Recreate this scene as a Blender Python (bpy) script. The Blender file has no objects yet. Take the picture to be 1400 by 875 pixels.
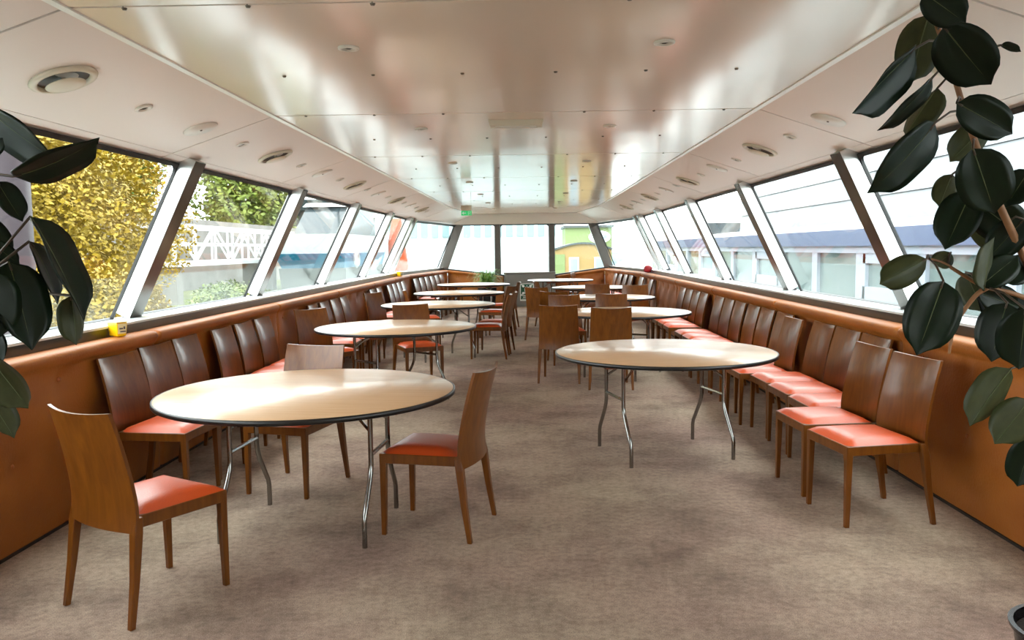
import bpy, math, random
from mathutils import Vector, Matrix
random.seed(7)
SC = bpy.context.scene
C = SC.collection
# ------------------------------------------------------------------ camera
cam = bpy.data.cameras.new('camera')
cam.sensor_width = 36.0
cam.lens = 36.0*1100.0/1400.0
cam.clip_start = 0.05
cam.clip_end = 600
camo = bpy.data.objects.new('camera', cam)
C.objects.link(camo)
_d = Vector((24/1100.0, 97.5/1100.0, -1)).normalized()
_x = Vector((math.cos(.012), math.sin(.012), 0))
_x = (_x-_d*_x.dot(_d)).normalized()
_z = _x.cross(_d)
camo.matrix_world = Matrix((tuple(_x)+(.105,), tuple(_d)+(0.,), tuple(_z)+(1.6,), (0, 0, 0, 1)))
SC.camera = camo
# ------------------------------------------------------------------ light
w = bpy.data.worlds.new('overcast_sky')
SC.world = w
w.use_nodes = True
bg = w.node_tree.nodes['Background']
bg.inputs[0].default_value = (0.95, 0.98, 1.0, 1)
bg.inputs[1].default_value = 3.0
SC.view_settings.view_transform = 'Standard'
SC.view_settings.look = 'None'
SC.view_settings.gamma = 1
SC.view_settings.use_curve_mapping = False
SC.view_settings.exposure = 1.55
# ------------------------------------------------------------------ materials
def lin(c):
    return tuple(((v/255)/12.92 if v/255 <= .04045 else ((v/255+.055)/1.055)**2.4) for v in c)+(1,)
MATS = {}
def mat(name, col, rough=.5, metal=0., spec=.5, noise=None, col2=None, bump=None, coat=0., emit=None, wood=False, trans=0, coatr=.1):
    """col/col2 are sRGB; noise=(scale,detail,stretch xyz); bump=(scale,strength)"""
    m = bpy.data.materials.new(name); m.use_nodes = True
    nt = m.node_tree; b = nt.nodes['Principled BSDF']
    b.inputs['Base Color'].default_value = lin(col)
    b.inputs['Roughness'].default_value = rough
    b.inputs['Metallic'].default_value = metal
    b.inputs['Specular IOR Level'].default_value = spec
    b.inputs['Coat Weight'].default_value = coat
    b.inputs['Coat Roughness'].default_value = coatr
    if trans:
        b.inputs['Subsurface Weight'].default_value = 0
    tc = nt.nodes.new('ShaderNodeTexCoord')
    if noise:
        mp = nt.nodes.new('ShaderNodeMapping'); mp.inputs['Scale'].default_value = noise[2]
        nz = nt.nodes.new('ShaderNodeTexNoise'); nz.inputs['Scale'].default_value = noise[0]; nz.inputs['Detail'].default_value = noise[1]
        rp = nt.nodes.new('ShaderNodeValToRGB')
        rp.color_ramp.elements[0].position = .33; rp.color_ramp.elements[1].position = .68
        rp.color_ramp.elements[0].color = lin(col); rp.color_ramp.elements[1].color = lin(col2)
        nt.links.new(tc.outputs['Object'], mp.inputs[0]); nt.links.new(mp.outputs[0], nz.inputs[0])
        nt.links.new(nz.outputs[0], rp.inputs[0]); nt.links.new(rp.outputs[0], b.inputs['Base Color'])
    if bump:
        n2 = nt.nodes.new('ShaderNodeTexNoise'); n2.inputs['Scale'].default_value = bump[0]; n2.inputs['Detail'].default_value = bump[2] if len(bump) > 2 else 3
        bp = nt.nodes.new('ShaderNodeBump'); bp.inputs['Strength'].default_value = bump[1]; bp.inputs['Distance'].default_value = bump[3] if len(bump) > 3 else .01
        nt.links.new(tc.outputs['Object'], n2.inputs[0]); nt.links.new(n2.outputs[0], bp.inputs['Height']); nt.links.new(bp.outputs[0], b.inputs['Normal'])
    if emit:
        b.inputs['Emission Color'].default_value = lin(emit[0]); b.inputs['Emission Strength'].default_value = emit[1]
    MATS[name] = m
    return m
def carpet_mat():
    m = mat('carpet', (140, 120, 112), .95, spec=.1)
    nt = m.node_tree; b = nt.nodes['Principled BSDF']; tc = nt.nodes['Texture Coordinate']
    def nz(s, d, st=(1, 1, 1)):
        mp = nt.nodes.new('ShaderNodeMapping'); mp.inputs['Scale'].default_value = st
        n = nt.nodes.new('ShaderNodeTexNoise'); n.inputs['Scale'].default_value = s; n.inputs['Detail'].default_value = d
        nt.links.new(tc.outputs['Object'], mp.inputs[0]); nt.links.new(mp.outputs[0], n.inputs[0]); return n
    def ramp(n, a, c, p=(.35, .65)):
        r = nt.nodes.new('ShaderNodeValToRGB'); r.color_ramp.elements[0].position = p[0]; r.color_ramp.elements[1].position = p[1]
        r.color_ramp.elements[0].color = lin(a); r.color_ramp.elements[1].color = lin(c); nt.links.new(n.outputs[0], r.inputs[0]); return r
    def mix(a, c, mode, f):
        x = nt.nodes.new('ShaderNodeMixRGB'); x.blend_type = mode; x.inputs[0].default_value = f
        nt.links.new(a.outputs[0], x.inputs[1]); nt.links.new(c.outputs[0], x.inputs[2]); return x
    big = ramp(nz(.55, 4), (178, 152, 138), (198, 180, 158))
    st = nz(1.6, 9); st.inputs['Roughness'].default_value = .68
    blot = ramp(st, (150, 138, 142), (255, 255, 255), (.34, .56))
    fn = nz(26, 6); fn.inputs['Roughness'].default_value = .75
    fine = ramp(fn, (150, 146, 146), (255, 255, 255), (.33, .6))
    fib = ramp(nz(210, 2), (150, 146, 144), (255, 255, 255), (.35, .65))
    o = mix(mix(mix(big, blot, 'MULTIPLY', .6), fine, 'MULTIPLY', .5), fib, 'MULTIPLY', .5)
    nt.links.new(o.outputs[0], b.inputs['Base Color'])
    bp = nt.nodes.new('ShaderNodeBump'); bp.inputs['Strength'].default_value = .5; bp.inputs['Distance'].default_value = .006
    nt.links.new(nz(180, 2).outputs[0], bp.inputs['Height']); nt.links.new(bp.outputs[0], b.inputs['Normal'])
def wood_mat(name, a, c, rough, coat, grain=(1, 14, 1), scale=3., coatr=.12):
    m = mat(name, a, rough, coat=coat, coatr=coatr)
    nt = m.node_tree; b = nt.nodes['Principled BSDF']; tc = nt.nodes['Texture Coordinate']
    mp = nt.nodes.new('ShaderNodeMapping'); mp.inputs['Scale'].default_value = grain
    n = nt.nodes.new('ShaderNodeTexNoise'); n.inputs['Scale'].default_value = scale; n.inputs['Detail'].default_value = 6; n.inputs['Distortion'].default_value = .6
    r = nt.nodes.new('ShaderNodeValToRGB'); r.color_ramp.elements[0].position = .3; r.color_ramp.elements[1].position = .7
    r.color_ramp.elements[0].color = lin(a); r.color_ramp.elements[1].color = lin(c)
    nt.links.new(tc.outputs['Object'], mp.inputs[0]); nt.links.new(mp.outputs[0], n.inputs[0]); nt.links.new(n.outputs[0], r.inputs[0]); nt.links.new(r.outputs[0], b.inputs['Base Color'])
    n3 = nt.nodes.new('ShaderNodeTexNoise'); n3.inputs['Scale'].default_value = 5; n3.inputs['Detail'].default_value = 5
    r3 = nt.nodes.new('ShaderNodeMapRange'); r3.inputs[3].default_value = max(.05, rough-.1); r3.inputs[4].default_value = rough+.15
    nt.links.new(tc.outputs['Object'], n3.inputs[0]); nt.links.new(n3.outputs[0], r3.inputs[0]); nt.links.new(r3.outputs[0], b.inputs['Roughness'])
def glass_mat(name, tint, refl):
    m = bpy.data.materials.new(name); m.use_nodes = True; nt = m.node_tree
    nt.nodes.remove(nt.nodes['Principled BSDF']); out = nt.nodes['Material Output']
    t = nt.nodes.new('ShaderNodeBsdfTransparent'); t.inputs[0].default_value = tint+(1,)
    g = nt.nodes.new('ShaderNodeBsdfGlossy'); g.inputs['Roughness'].default_value = .02
    lf = nt.nodes.new('ShaderNodeLayerWeight'); lf.inputs[0].default_value = .5
    pw = nt.nodes.new('ShaderNodeMath'); pw.operation = 'POWER'; pw.inputs[1].default_value = 5
    lw = nt.nodes.new('ShaderNodeMath'); lw.operation = 'MULTIPLY_ADD'; lw.inputs[1].default_value = .45; lw.inputs[2].default_value = refl
    nt.links.new(lf.outputs['Facing'], pw.inputs[0]); nt.links.new(pw.outputs[0], lw.inputs[0])
    mx = nt.nodes.new('ShaderNodeMixShader')
    nt.links.new(lw.outputs[0], mx.inputs[0]); nt.links.new(t.outputs[0], mx.inputs[1]); nt.links.new(g.outputs[0], mx.inputs[2]); nt.links.new(mx.outputs[0], out.inputs[0])
    MATS[name] = m
carpet_mat()
wood_mat('chair_wood', (95, 50, 9), (117, 67, 15), .36, .35, (14, 14, 1.2), 2.2, .16)
MATS['chair_wood'].node_tree.nodes['Principled BSDF'].inputs['Specular IOR Level'].default_value = .32
wood_mat('chair_wood_dark', (104, 46, 24), (128, 60, 30), .36, .12, (14, 14, 1.2), 2.2, .25)
wood_mat('plywood', (206, 164, 122), (218, 182, 142), .33, .35, (1.5, 34, 1.5), 1.6, .16)
mat('plywood_under', (150, 84, 52), .5)
mat('black_edge', (24, 22, 22), .35)
mat('seat_leather', (206, 82, 36), .33, spec=.55, bump=(120, .12))
mat('wall_leather', (140, 76, 16), .56, noise=(2.2, 5, (1, 1, 1)), col2=(162, 94, 26), bump=(60, .2))
mat('button_leather', (150, 80, 30), .45)
mat('steel_tube', (146, 145, 142), .2, 1.)
mat('post_steel_shaded', (104, 101, 97), .26, 1., bump=(40, .05))
mat('post_steel_lit', (208, 208, 206), .3, .9)  # brighter copy of the post steel, reflected daylight put into its colour
mat('polished_steel', (96, 98, 94), .28, 1., bump=(4, .1))
mat('sill_white', (214, 220, 220), .18)
mat('gasket', (16, 16, 17), .45)
mat('ceiling_white', (236, 219, 205), .13, spec=.36, bump=(.9, .35, 1, .02))
mat('ceiling_side', (232, 217, 207), .38, spec=.4, bump=(.9, .2, 1, .02))
mat('ceiling_back', (16, 15, 14), .8)
mat('trim_white', (240, 236, 230), .3)
mat('fixture_cream', (214, 204, 184), .4)
mat('fixture_white', (226, 218, 208), .35)
mat('fixture_dark', (70, 62, 50), .5)
mat('screw_metal', (120, 110, 100), .3, .8)
mat('hull_white', (225, 225, 222), .5)
mat('grey_panel', (128, 126, 120), .4, .3)
mat('dark_base', (36, 24, 18), .7)
mat('sign_green', (0, 84, 52), .4)
mat('exit_green', (20, 150, 80), .4, emit=((30, 170, 95), .35))
mat('sign_white', (236, 242, 236), .4)
mat('yellow_plastic', (246, 196, 12), .35)
mat('label_cream', (236, 222, 170), .4)
mat('label_ink', (92, 86, 92), .5)
mat('red_cloth', (150, 20, 30), .6)
mat('leaf_top', (10, 23, 10), .4, spec=.22, noise=(6, 3, (1, 1, 1)), col2=(14, 30, 13))
mat('leaf_under', (44, 50, 22), .5, spec=.35, noise=(6, 3, (1, 1, 1)), col2=(54, 58, 28))
mat('leaf_rib', (70, 80, 40), .5)
mat('stem_brown', (120, 78, 44), .6, noise=(20, 4, (1, 1, 1)), col2=(142, 100, 62))
mat('petiole_dark', (62, 48, 34), .5)
mat('pot_black', (22, 22, 24), .25)
mat('soil', (40, 30, 22), .95, bump=(60, .8))
mat('grass_blade', (60, 110, 34), .5, noise=(8, 2, (1, 1, 1)), col2=(120, 160, 70))
glass_mat('window_glass', (.95, .98, .965), .03)
# exterior
mat('water', (120, 140, 138), .12, bump=(2.5, .5, 3, .05))
mat('leaf_yellow', (128, 108, 6), .6, noise=(.9, 4, (1, 1, 1)), col2=(172, 142, 14))
mat('leaf_green', (50, 86, 28), .6, noise=(.9, 4, (1, 1, 1)), col2=(92, 116, 40))
mat('leaf_lime', (86, 104, 26), .6, noise=(.9, 4, (1, 1, 1)), col2=(124, 130, 48))
mat('bark', (80, 64, 48), .9)
mat('bank_earth', (76, 84, 36), .95, noise=(2, 5, (1, 1, 1)), col2=(100, 104, 60))
mat('concrete', (108, 104, 100), .8, noise=(1.5, 4, (1, 1, 1)), col2=(124, 120, 116))
mat('white_paint', (198, 200, 200), .45)
mat('blue_paint', (14, 112, 148), .4)
mat('grey_hull', (74, 80, 80), .5)
mat('dark_glass', (48, 58, 62), .12)
mat('shed_grey', (48, 56, 58), .7)
mat('orange_paint', (170, 66, 22), .5)
mat('navy_paint', (70, 82, 112), .4)
mat('pale_frame', (150, 156, 168), .4)
mat('boat_glass', (84, 100, 98), .08, spec=.8)
mat('boat_inside', (120, 120, 112), .7)
mat('siding_white', (128, 132, 136), .5)
mat('ship_white', (196, 204, 206), .5)
mat('green_paint', (118, 134, 84), .5)
mat('ochre_paint', (154, 126, 76), .5)
mat('pink_grey', (60, 50, 56), .6)
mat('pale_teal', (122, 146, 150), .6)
mat('pale_blue', (140, 176, 196), .6)

# ------------------------------------------------------------------ mesh helpers
class MB:
    def __init__(s): s.v = []; s.f = []; s.m = []
    def add(s, vs, fs, mi=0):
        o = len(s.v); s.v += [tuple(p) for p in vs]; s.f += [tuple(i+o for i in f) for f in fs]; s.m += [mi]*len(fs); return s
    def hexa(s, a, mi=0):   # 8 points: bottom 4 ccw, top 4 ccw
        return s.add(a, [(3, 2, 1, 0), (4, 5, 6, 7), (0, 1, 5, 4), (1, 2, 6, 5), (2, 3, 7, 6), (3, 0, 4, 7)], mi)
    def box(s, x0, x1, y0, y1, z0, z1, mi=0):
        return s.hexa([(x0, y0, z0), (x1, y0, z0), (x1, y1, z0), (x0, y1, z0), (x0, y0, z1), (x1, y0, z1), (x1, y1, z1), (x0, y1, z1)], mi)
    def prism(s, poly, y0, y1, mi=0):   # poly in (x,z), extruded along y
        n = len(poly); vs = [(p[0], y0, p[1]) for p in poly]+[(p[0], y1, p[1]) for p in poly]
        fs = [tuple(range(n)), tuple(reversed(range(n, 2*n)))]+[((i+1) % n, i, i+n, (i+1) % n+n) for i in range(n)]
        return s.add(vs, fs, mi)
    def tube(s, pts, r, n=8, mi=0, cap=True):
        pts = [Vector(p) for p in pts]; rs = r if isinstance(r, (list, tuple)) else [r]*len(pts)
        o = len(s.v); up = None
        for i, p in enumerate(pts):
            t = (pts[min(i+1, len(pts)-1)]-pts[max(i-1, 0)]).normalized()
            if up is None:
                up = Vector((0, 0, 1)) if abs(t.z) < .9 else Vector((1, 0, 0))
            a = (up-t*up.dot(t)).normalized(); b = t.cross(a); up = a
            for k in range(n):
                q = p+(a*math.cos(2*math.pi*k/n)+b*math.sin(2*math.pi*k/n))*rs[i]; s.v.append(tuple(q))
        for i in range(len(pts)-1):
            for k in range(n):
                s.f.append((o+i*n+k, o+i*n+(k+1) % n, o+(i+1)*n+(k+1) % n, o+(i+1)*n+k)); s.m.append(mi)
        if cap:
            s.f.append(tuple(o+k for k in reversed(range(n)))); s.m.append(mi)
            e = o+(len(pts)-1)*n; s.f.append(tuple(e+k for k in range(n))); s.m.append(mi)
        return s
    def lathe(s, prof, n=24, c=(0, 0, 0), mi=0):   # prof (r,z)
        o = len(s.v)
        for r, z in prof:
            for k in range(n):
                a = 2*math.pi*k/n; s.v.append((c[0]+r*math.cos(a), c[1]+r*math.sin(a), c[2]+z))
        for i in range(len(prof)-1):
            for k in range(n):
                s.f.append((o+i*n+k, o+i*n+(k+1) % n, o+(i+1)*n+(k+1) % n, o+(i+1)*n+k)); s.m.append(mi)
        return s
    def disc(s, r, z, n=24, c=(0, 0), mi=0, flip=False):
        o = len(s.v); s.v += [(c[0]+r*math.cos(2*math.pi*k/n), c[1]+r*math.sin(2*math.pi*k/n), z) for k in range(n)]
        f = tuple(range(o, o+n)); s.f.append(tuple(reversed(f)) if flip else f); s.m.append(mi); return s
    def mesh(s, name, mats, smooth=False):
        me = bpy.data.meshes.new(name); me.from_pydata(s.v, [], s.f)
        for m in (mats if isinstance(mats, (list, tuple)) else [mats]): me.materials.append(MATS[m])
        me.polygons.foreach_set('material_index', s.m)
        if smooth: me.polygons.foreach_set('use_smooth', [True]*len(s.f))
        me.update(); 
        if smooth == 'auto': me.set_sharp_from_angle(angle=math.radians(40))
        return me
def ob(name, me, parent=None, loc=None):
    o = bpy.data.objects.new(name, me); C.objects.link(o); o.parent = parent
    if loc: o.location = loc
    return o
def part(name, mb, m, parent=None, smooth=False, loc=None):
    return ob(name, mb.mesh(name, m, smooth), parent, loc)
def tag(o, label=None, cat=None, group=None, kind=None):
    if label: o['label'] = label
    if cat: o['category'] = cat
    if group: o['group'] = group
    if kind: o['kind'] = kind
    return o
def struct(name, mb, m, label=None, cat=None, smooth=False):
    o = part(name, mb, m, None, smooth); tag(o, label, cat, kind='structure'); return o
def empty(name, loc=(0, 0, 0), rz=0):
    o = bpy.data.objects.new(name, None); C.objects.link(o); o.location = loc; o.rotation_euler = (0, 0, rz); return o
def bevel(o, w=.004, seg=2):
    b = o.modifiers.new('bevel', 'BEVEL'); b.width = w; b.segments = seg; b.limit_method = 'ANGLE'; b.angle_limit = math.radians(40); return o
ORD = ['first', 'second', 'third', 'fourth', 'fifth', 'sixth', 'seventh', 'eighth', 'ninth', 'tenth', 'eleventh', 'twelfth', 'thirteenth']

# ------------------------------------------------------------------ room shell
Y0, YT, YE = -2.6, 18.5, 22.6          # back, start of the taper, end
def WX(y):                              # half width at the leather
    return 2.67 if y <= YT else 2.67-(y-YT)/(YE-YT)*.47
mb = MB(); mb.add([(-3.2, Y0-.1, 0), (3.2, Y0-.1, 0), (3.2, YE+.3, 0), (-3.2, YE+.3, 0), (-3.2, Y0-.1, -.1), (3.2, Y0-.1, -.1), (3.2, YE+.3, -.1), (-3.2, YE+.3, -.1)],
   [(0, 1, 2, 3), (7, 6, 5, 4), (0, 4, 5, 1), (1, 5, 6, 2), (2, 6, 7, 3), (3, 7, 4, 0)])
struct('floor', mb, 'carpet', 'worn mauve grey carpet covering the whole saloon floor', 'carpet')
# upholstered lower walls
SEAM_L = [-2.6, .1, 3.0, 5.86, 8.75, 11.5, 14.2, 16.4, 18.5, 20.6, 22.55]
SEAM_R = [-2.6, .1, 2.8, 5.6, 8.4, 11.25, 14.1, 16.4, 18.5, 20.6, 22.55]
button_me = MB().lathe([(.001, .008), (.010, .006), (.016, 0), (.017, -.006)], 8).mesh('button', 'button_leather', True)
def upholstery(parent, ax, ay, bx, by, ztop_a, ztop_b, inward, brow=True):
    """padded panel from a to b (floor plan), inward = unit normal into the room"""
    A = Vector((ax, ay, 0)); B = Vector((bx, by, 0)); L = (B-A).length; t = (B-A)/L; N = Vector((inward[0], inward[1], 0))
    nb = max(2, round(L/.52)); us = [(i+.5)/nb*L for i in range(nb)]; rows = (.86, .46)
    U = [0, .006, .014, .026]; k_ = max(8, int(L/.055)); U += [.045+(L-.09)*i/k_ for i in range(k_+1)]; U += [L-q for q in (.026, .014, .006, 0)]; nu = len(U)-1; prof = []
    for k in range(25): prof.append((0, .015+k*.038))              # face up to .927
    prof += [(.004, .945), (.016, .953), (.020, .962), (.034, .985), (.034, 1.005), (.022, 1.022), (-.0, 1.03), (-.06, 1.032), (-.125, 1.03)]
    mbp = MB(); vs = []; fs = []
    for i in range(nu+1):
        u = U[i]; e = min(u, L-u); edge = -.03*math.exp(-(e/.014)**2)
        zt = ztop_a+(ztop_b-ztop_a)*u/L-.02*math.exp(-(e/.014)**2)
        for (d, z) in prof:
            dd = d+edge
            for bu in us:
                for r in rows:
                    q = ((u-bu)**2+(z-r)**2)
                    if q < .09: dd -= .030*math.exp(-q/.0035)
            if .1 < z < .9: dd += .010*math.sin(u*7.3+z*3)*math.sin(z*9+u*2)
            p = A+t*u+N*dd; vs.append((p.x, p.y, z*zt/1.03))
    m = len(prof)
    flip = t.cross(Vector((0, 0, 1))).dot(N) < 0
    for i in range(nu):
        for k in range(m-1):
            q = (i*m+k, (i+1)*m+k, (i+1)*m+k+1, i*m+k+1); fs.append(tuple(reversed(q)) if flip else q)
    mbp.add(vs, fs); p = part('upholstered_panel', mbp, 'wall_leather', parent, True)
    rot = Vector((0, 0, 1)).rotation_difference(N).to_euler()
    if brow:
        for bu in us:
            for r in rows:
                q = A+t*bu+N*(-.026); b = ob('button', button_me, p, (q.x, q.y, r*(ztop_a+(ztop_b-ztop_a)*bu/L)/1.03)); b.rotation_euler = rot
    return p
def hull(name, s, label):
    mb = MB()
    ys = [Y0, YT, YE]
    for a, b in zip(ys[:-1], ys[1:]):
        xa, xb = WX(a), WX(b)
        P = lambda x, y, z: (s*x, y, z)
        pts = [P(xa+.04, a, -.1), P(xa+.6, a, -.1), P(xb+.6, b, -.1), P(xb+.04, b, -.1), P(xa+.04, a, .99), P(xa+.6, a, .99), P(xb+.6, b, .99), P(xb+.04, b, .99)]
        if s < 0: pts = [pts[i] for i in (1, 0, 3, 2, 5, 4, 7, 6)]
        mb.hexa(pts)
    return struct(name, mb, 'hull_white', label, 'wall')
wl = hull('wall_left', -1, 'orange leather padded wall on the left below the windows')
wr = hull('wall_right', 1, 'orange leather padded wall on the right below the windows')
for s, seams, par in ((-1, SEAM_L, wl), (1, SEAM_R, wr)):
    for a, b in zip(seams[:-1], seams[1:]):
        upholstery(par, s*WX(a), a, s*WX(b), b, 1.03, 1.03, (-s, 0), a > 2)
for s, nm in ((-1, 'left'), (1, 'right')):
    mb = MB()
    for a, b in ((Y0, YT), (YT, YE)):
        xa, xb = WX(a), WX(b)
        mb.hexa([(s*(xa-.012), a, 0), (s*(xa+.03), a, 0), (s*(xb+.03), b, 0), (s*(xb-.012), b, 0), (s*(xa-.012), a, .014), (s*(xa+.03), a, .014), (s*(xb+.03), b, .014), (s*(xb-.012), b, .014)][::1])
    struct('baseboard_'+nm, mb, 'dark_base', 'thin dark strip where the %s leather wall meets the carpet' % nm, 'baseboard')
# metal upstand and sill above the leather
tn = [0]
def trim(mb, m, label, cat='trim', smooth=False):
    tn[0] += 1
    return struct('trim_%d' % tn[0], mb, m, label, cat, smooth)
for s, nm in ((-1, 'left'), (1, 'right')):
    mb = MB()
    for a, b in ((Y0, YT), (YT, YE)):
        xa, xb = WX(a)+.125, WX(b)+.125
        mb.hexa([(s*xa, a, .98), (s*(xa+.02), a, .98), (s*(xb+.02), b, .98), (s*xb, b, .98), (s*xa, a, 1.1), (s*(xa+.02), a, 1.1), (s*(xb+.02), b, 1.1), (s*xb, b, 1.1)])
    trim(mb, 'polished_steel', 'dull steel upstand strip above the %s leather wall' % nm)
    mb = MB()
    for a, b in ((Y0, YT), (YT, YE)):
        xa, xb = WX(a)+.12, WX(b)+.12
        mb.hexa([(s*xa, a, 1.09), (s*(xa+.46), a, 1.07), (s*(xb+.46), b, 1.07), (s*xb, b, 1.09), (s*xa, a, 1.105), (s*(xa+.46), a, 1.085), (s*(xb+.46), b, 1.085), (s*xb, b, 1.105)])
    trim(mb, 'sill_white', 'pale glossy window sill along the %s side' % nm, 'sill')

# ------------------------------------------------------------------ windows and posts
def gx(y, z):      # glass plane half width
    return WX(y)+.50-(z-1.09)*.49
POSTS = [-2.55, .35, 3.32, 6.3, 9.25, 12.25, 15.3, 17.75]
wn = [0]
def window(c, frame, label, inn):
    """c: four glass corners bottom a, bottom b, top b, top a; frame widths"""
    wn[0] += 1
    c = [Vector(p) for p in c]; n = (c[1]-c[0]).cross(c[3]-c[0]).normalized()
    if n.dot(inn) < 0: n = -n
    e = tag(empty('window_%d' % wn[0], (c[0]+c[1])/2), label, 'window', kind='structure'); O = (c[0]+c[1])/2
    mb = MB(); o = n*.004
    mb.hexa([p-O-o for p in c]+[p-O+o for p in c]); part('pane', mb, 'window_glass', e)
    def lerp(u, v): return (c[0]*(1-u)+c[1]*u)*(1-v)+(c[3]*(1-u)+c[2]*u)*v
    W = (c[1]-c[0]).length; H = (c[3]-c[0]).length; fb, fs, ft = frame[0]/H, frame[1]/W, frame[2]/H
    mb = MB()
    for (u0, u1, v0, v1) in ((0, fs, 0, 1), (1-fs, 1, 0, 1), (fs, 1-fs, 0, fb), (fs, 1-fs, 1-ft, 1)):
        q = [lerp(u0, v0), lerp(u1, v0), lerp(u1, v1), lerp(u0, v1)]; a = n*.012
        mb.hexa([p-O-a for p in q]+[p-O+a for p in q])
    for u in (fs, 1-fs):   # rounded upper corners
        d = 1 if u < .5 else -1; r = .07
        pts = [lerp(u, 1-ft)]+[lerp(u+d*r/W*(1-math.sin(k*math.pi/8)), 1-ft-r/H*(1-math.cos(k*math.pi/8))) for k in range(5)]
        a = n*.01; m = len(pts); mb.add([p-O-a for p in pts]+[p-O+a for p in pts], [tuple(range(m)), tuple(range(2*m-1, m-1, -1))])
    part('gasket', mb, 'gasket', e)
    return e
def post(a, b, wy, dep, label, out, tdir=(0, 1, 0)):
    """a,b: inner line ends; wy width along tdir; dep depth outward"""
    a, b, t, o = Vector(a), Vector(b), Vector(tdir)*wy/2, Vector(out)*dep
    mb = MB(); mb.hexa([a-t, a+t, a+t+o, a-t+o, b-t, b+t, b+t+o, b-t+o])
    mb.m = [1, 1, 0, 1, 1, 1]   # one steel: shade painted into the room-side face, window light into the reveals
    return bevel(trim(mb, ['post_steel_shaded', 'post_steel_lit'], label, 'window post'), .006, 2)
for s, nm in ((-1, 'left'), (1, 'right')):
    for i, y in enumerate(POSTS):
        sl = Vector((s*(1.18), 0, .58)).normalized()
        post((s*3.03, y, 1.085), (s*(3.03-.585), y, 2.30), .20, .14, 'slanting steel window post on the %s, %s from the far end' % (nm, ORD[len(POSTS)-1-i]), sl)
    for i, (a, b) in enumerate(zip(POSTS[:-1], POSTS[1:])):
        c = [(s*gx(a, 1.08), a+.09, 1.08), (s*gx(b, 1.08), b-.09, 1.08), (s*gx(b, 2.285), b-.09, 2.285), (s*gx(a, 2.285), a+.09, 2.285)]
        window(c, (.02, .018, .03), 'slanted window pane on the %s, %s bay from the far end' % (nm, ORD[len(POSTS)-2-i]), Vector((-s, 0, 0)))
    # sliding frame by the taper
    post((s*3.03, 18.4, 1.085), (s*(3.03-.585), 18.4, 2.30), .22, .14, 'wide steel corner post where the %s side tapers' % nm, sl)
    window([(s*gx(17.75, 1.08), 17.84, 1.08), (s*gx(18.4, 1.08), 18.3, 1.08), (s*gx(18.4, 2.285), 18.3, 2.285), (s*gx(17.75, 2.285), 17.84, 2.285)], (.05, .05, .08), 'narrow dark framed pane beside the %s taper' % nm, Vector((-s, 0, 0)))
    e = YE-.05
    window([(s*gx(YT, 1.08), 18.52, 1.08), (s*2.48, e, 1.08), (s*1.98, e, 2.285), (s*gx(YT, 2.285), 18.52, 2.285)], (.02, .03, .05), 'angled window pane at the tapering %s end' % nm, Vector((-s, 0, 0)))
    post((s*2.33, YE-.02, 1.03), (s*1.86, YE-.02, 2.30), .26, .12, 'slanting corner post beside the %s of the end windows' % nm, (0, 1, 0), (s*.9, 0, .35))
for x in (-.79, .73):
    post((x, YE, .85), (x, YE, 2.30), .15, .1, 'upright steel post of the end windows, %s of the two' % ('left' if x < 0 else 'right'), (0, 1, 0), (1, 0, 0))
for x0, x1, t0, t1, l in ((-2.3, -.86, -1.86, -.86, 'left'), (-.72, .66, -.72, .66, 'middle'), (.8, 2.3, .8, 1.86, 'right')):
    window([(x0, YE+.06, .84), (x1, YE+.06, .84), (t1, YE+.06, 2.29), (t0, YE+.06, 2.29)], (.02, .02, .03), '%s pane of the three end windows' % l, Vector((0, -1, 0)))
# end wall: angled leather panels and grey locker
mb = MB(); mb.box(-2.7, 2.7, YE+.1, YE+.2, -.1, .84); mb.box(-2.7, 2.7, YE-.03, YE+.2, 2.29, 2.75)
we = struct('wall_end', mb, 'trim_white', 'end wall under and over the end windows', 'wall')
upholstery(we, -2.2, YE-.04, -.62, YE-.1, 1.03, .84, (0, -1)); upholstery(we, .82, YE-.1, 2.2, YE-.04, .84, 1.03, (0, -1))
mb = MB()
for x0, x1, z0, z1 in ((-2.3, -.6, 1.06, .86), (2.3, .8, 1.06, .86)):
    mb.hexa([(x0, YE-.03, z0-.03), (x1, YE-.03, z1-.03), (x1, YE+.12, z1-.03), (x0, YE+.12, z0-.03), (x0, YE-.03, z0+.02), (x1, YE-.03, z1+.02), (x1, YE+.12, z1+.02), (x0, YE+.12, z0+.02)])
trim(mb, 'gasket', 'dark sloping sill over the end leather panels', 'sill')
mb = MB(); mb.box(-3.2, 3.2, Y0-.2, Y0-.02, -.1, 2.75)
struct('wall_back', mb, 'ceiling_side', 'plain pale bulkhead wall behind the camera', 'wall')

# ------------------------------------------------------------------ ceiling
CS = [Y0]+[3.27+2.63*k for k in range(-1, 8)]
CS[-1] = YE-.03
def ext(y): return 1.73 if y <= YT+.5 else 1.73-(y-YT-.5)/(YE-YT-.5)*.3
def wid(y): return 2.70 if y <= YT else 2.70-(y-YT)/(YE-YT)*.55
def zs(x, xj=1.73): return 2.58-.333*(x-xj)
mb = MB()
mb.box(-1.8, 1.8, Y0-.1, YE+.2, 2.612, 2.72)
for s in (-1, 1):
    for a, b in ((Y0-.1, YT), (YT, YE+.2)):
        p = [(s*1.7, a, 2.63), (s*(wid(a)-.06), a, 2.285), (s*(wid(b)-.06), b, 2.285), (s*1.5, b, 2.63)]
        mb.hexa([Vector(q)+Vector((0, 0, .025)) for q in p]+[Vector(q)+Vector((0, 0, .12)) for q in p])
ce = struct('ceiling', mb, 'ceiling_back', 'low glossy white panelled ceiling with sloping sides', 'ceiling')
screw = MB().lathe([(.0, -.008), (.008, -.008), (.012, 0), (.012, .004)], 8).mesh('screw', 'screw_metal', True)
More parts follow.
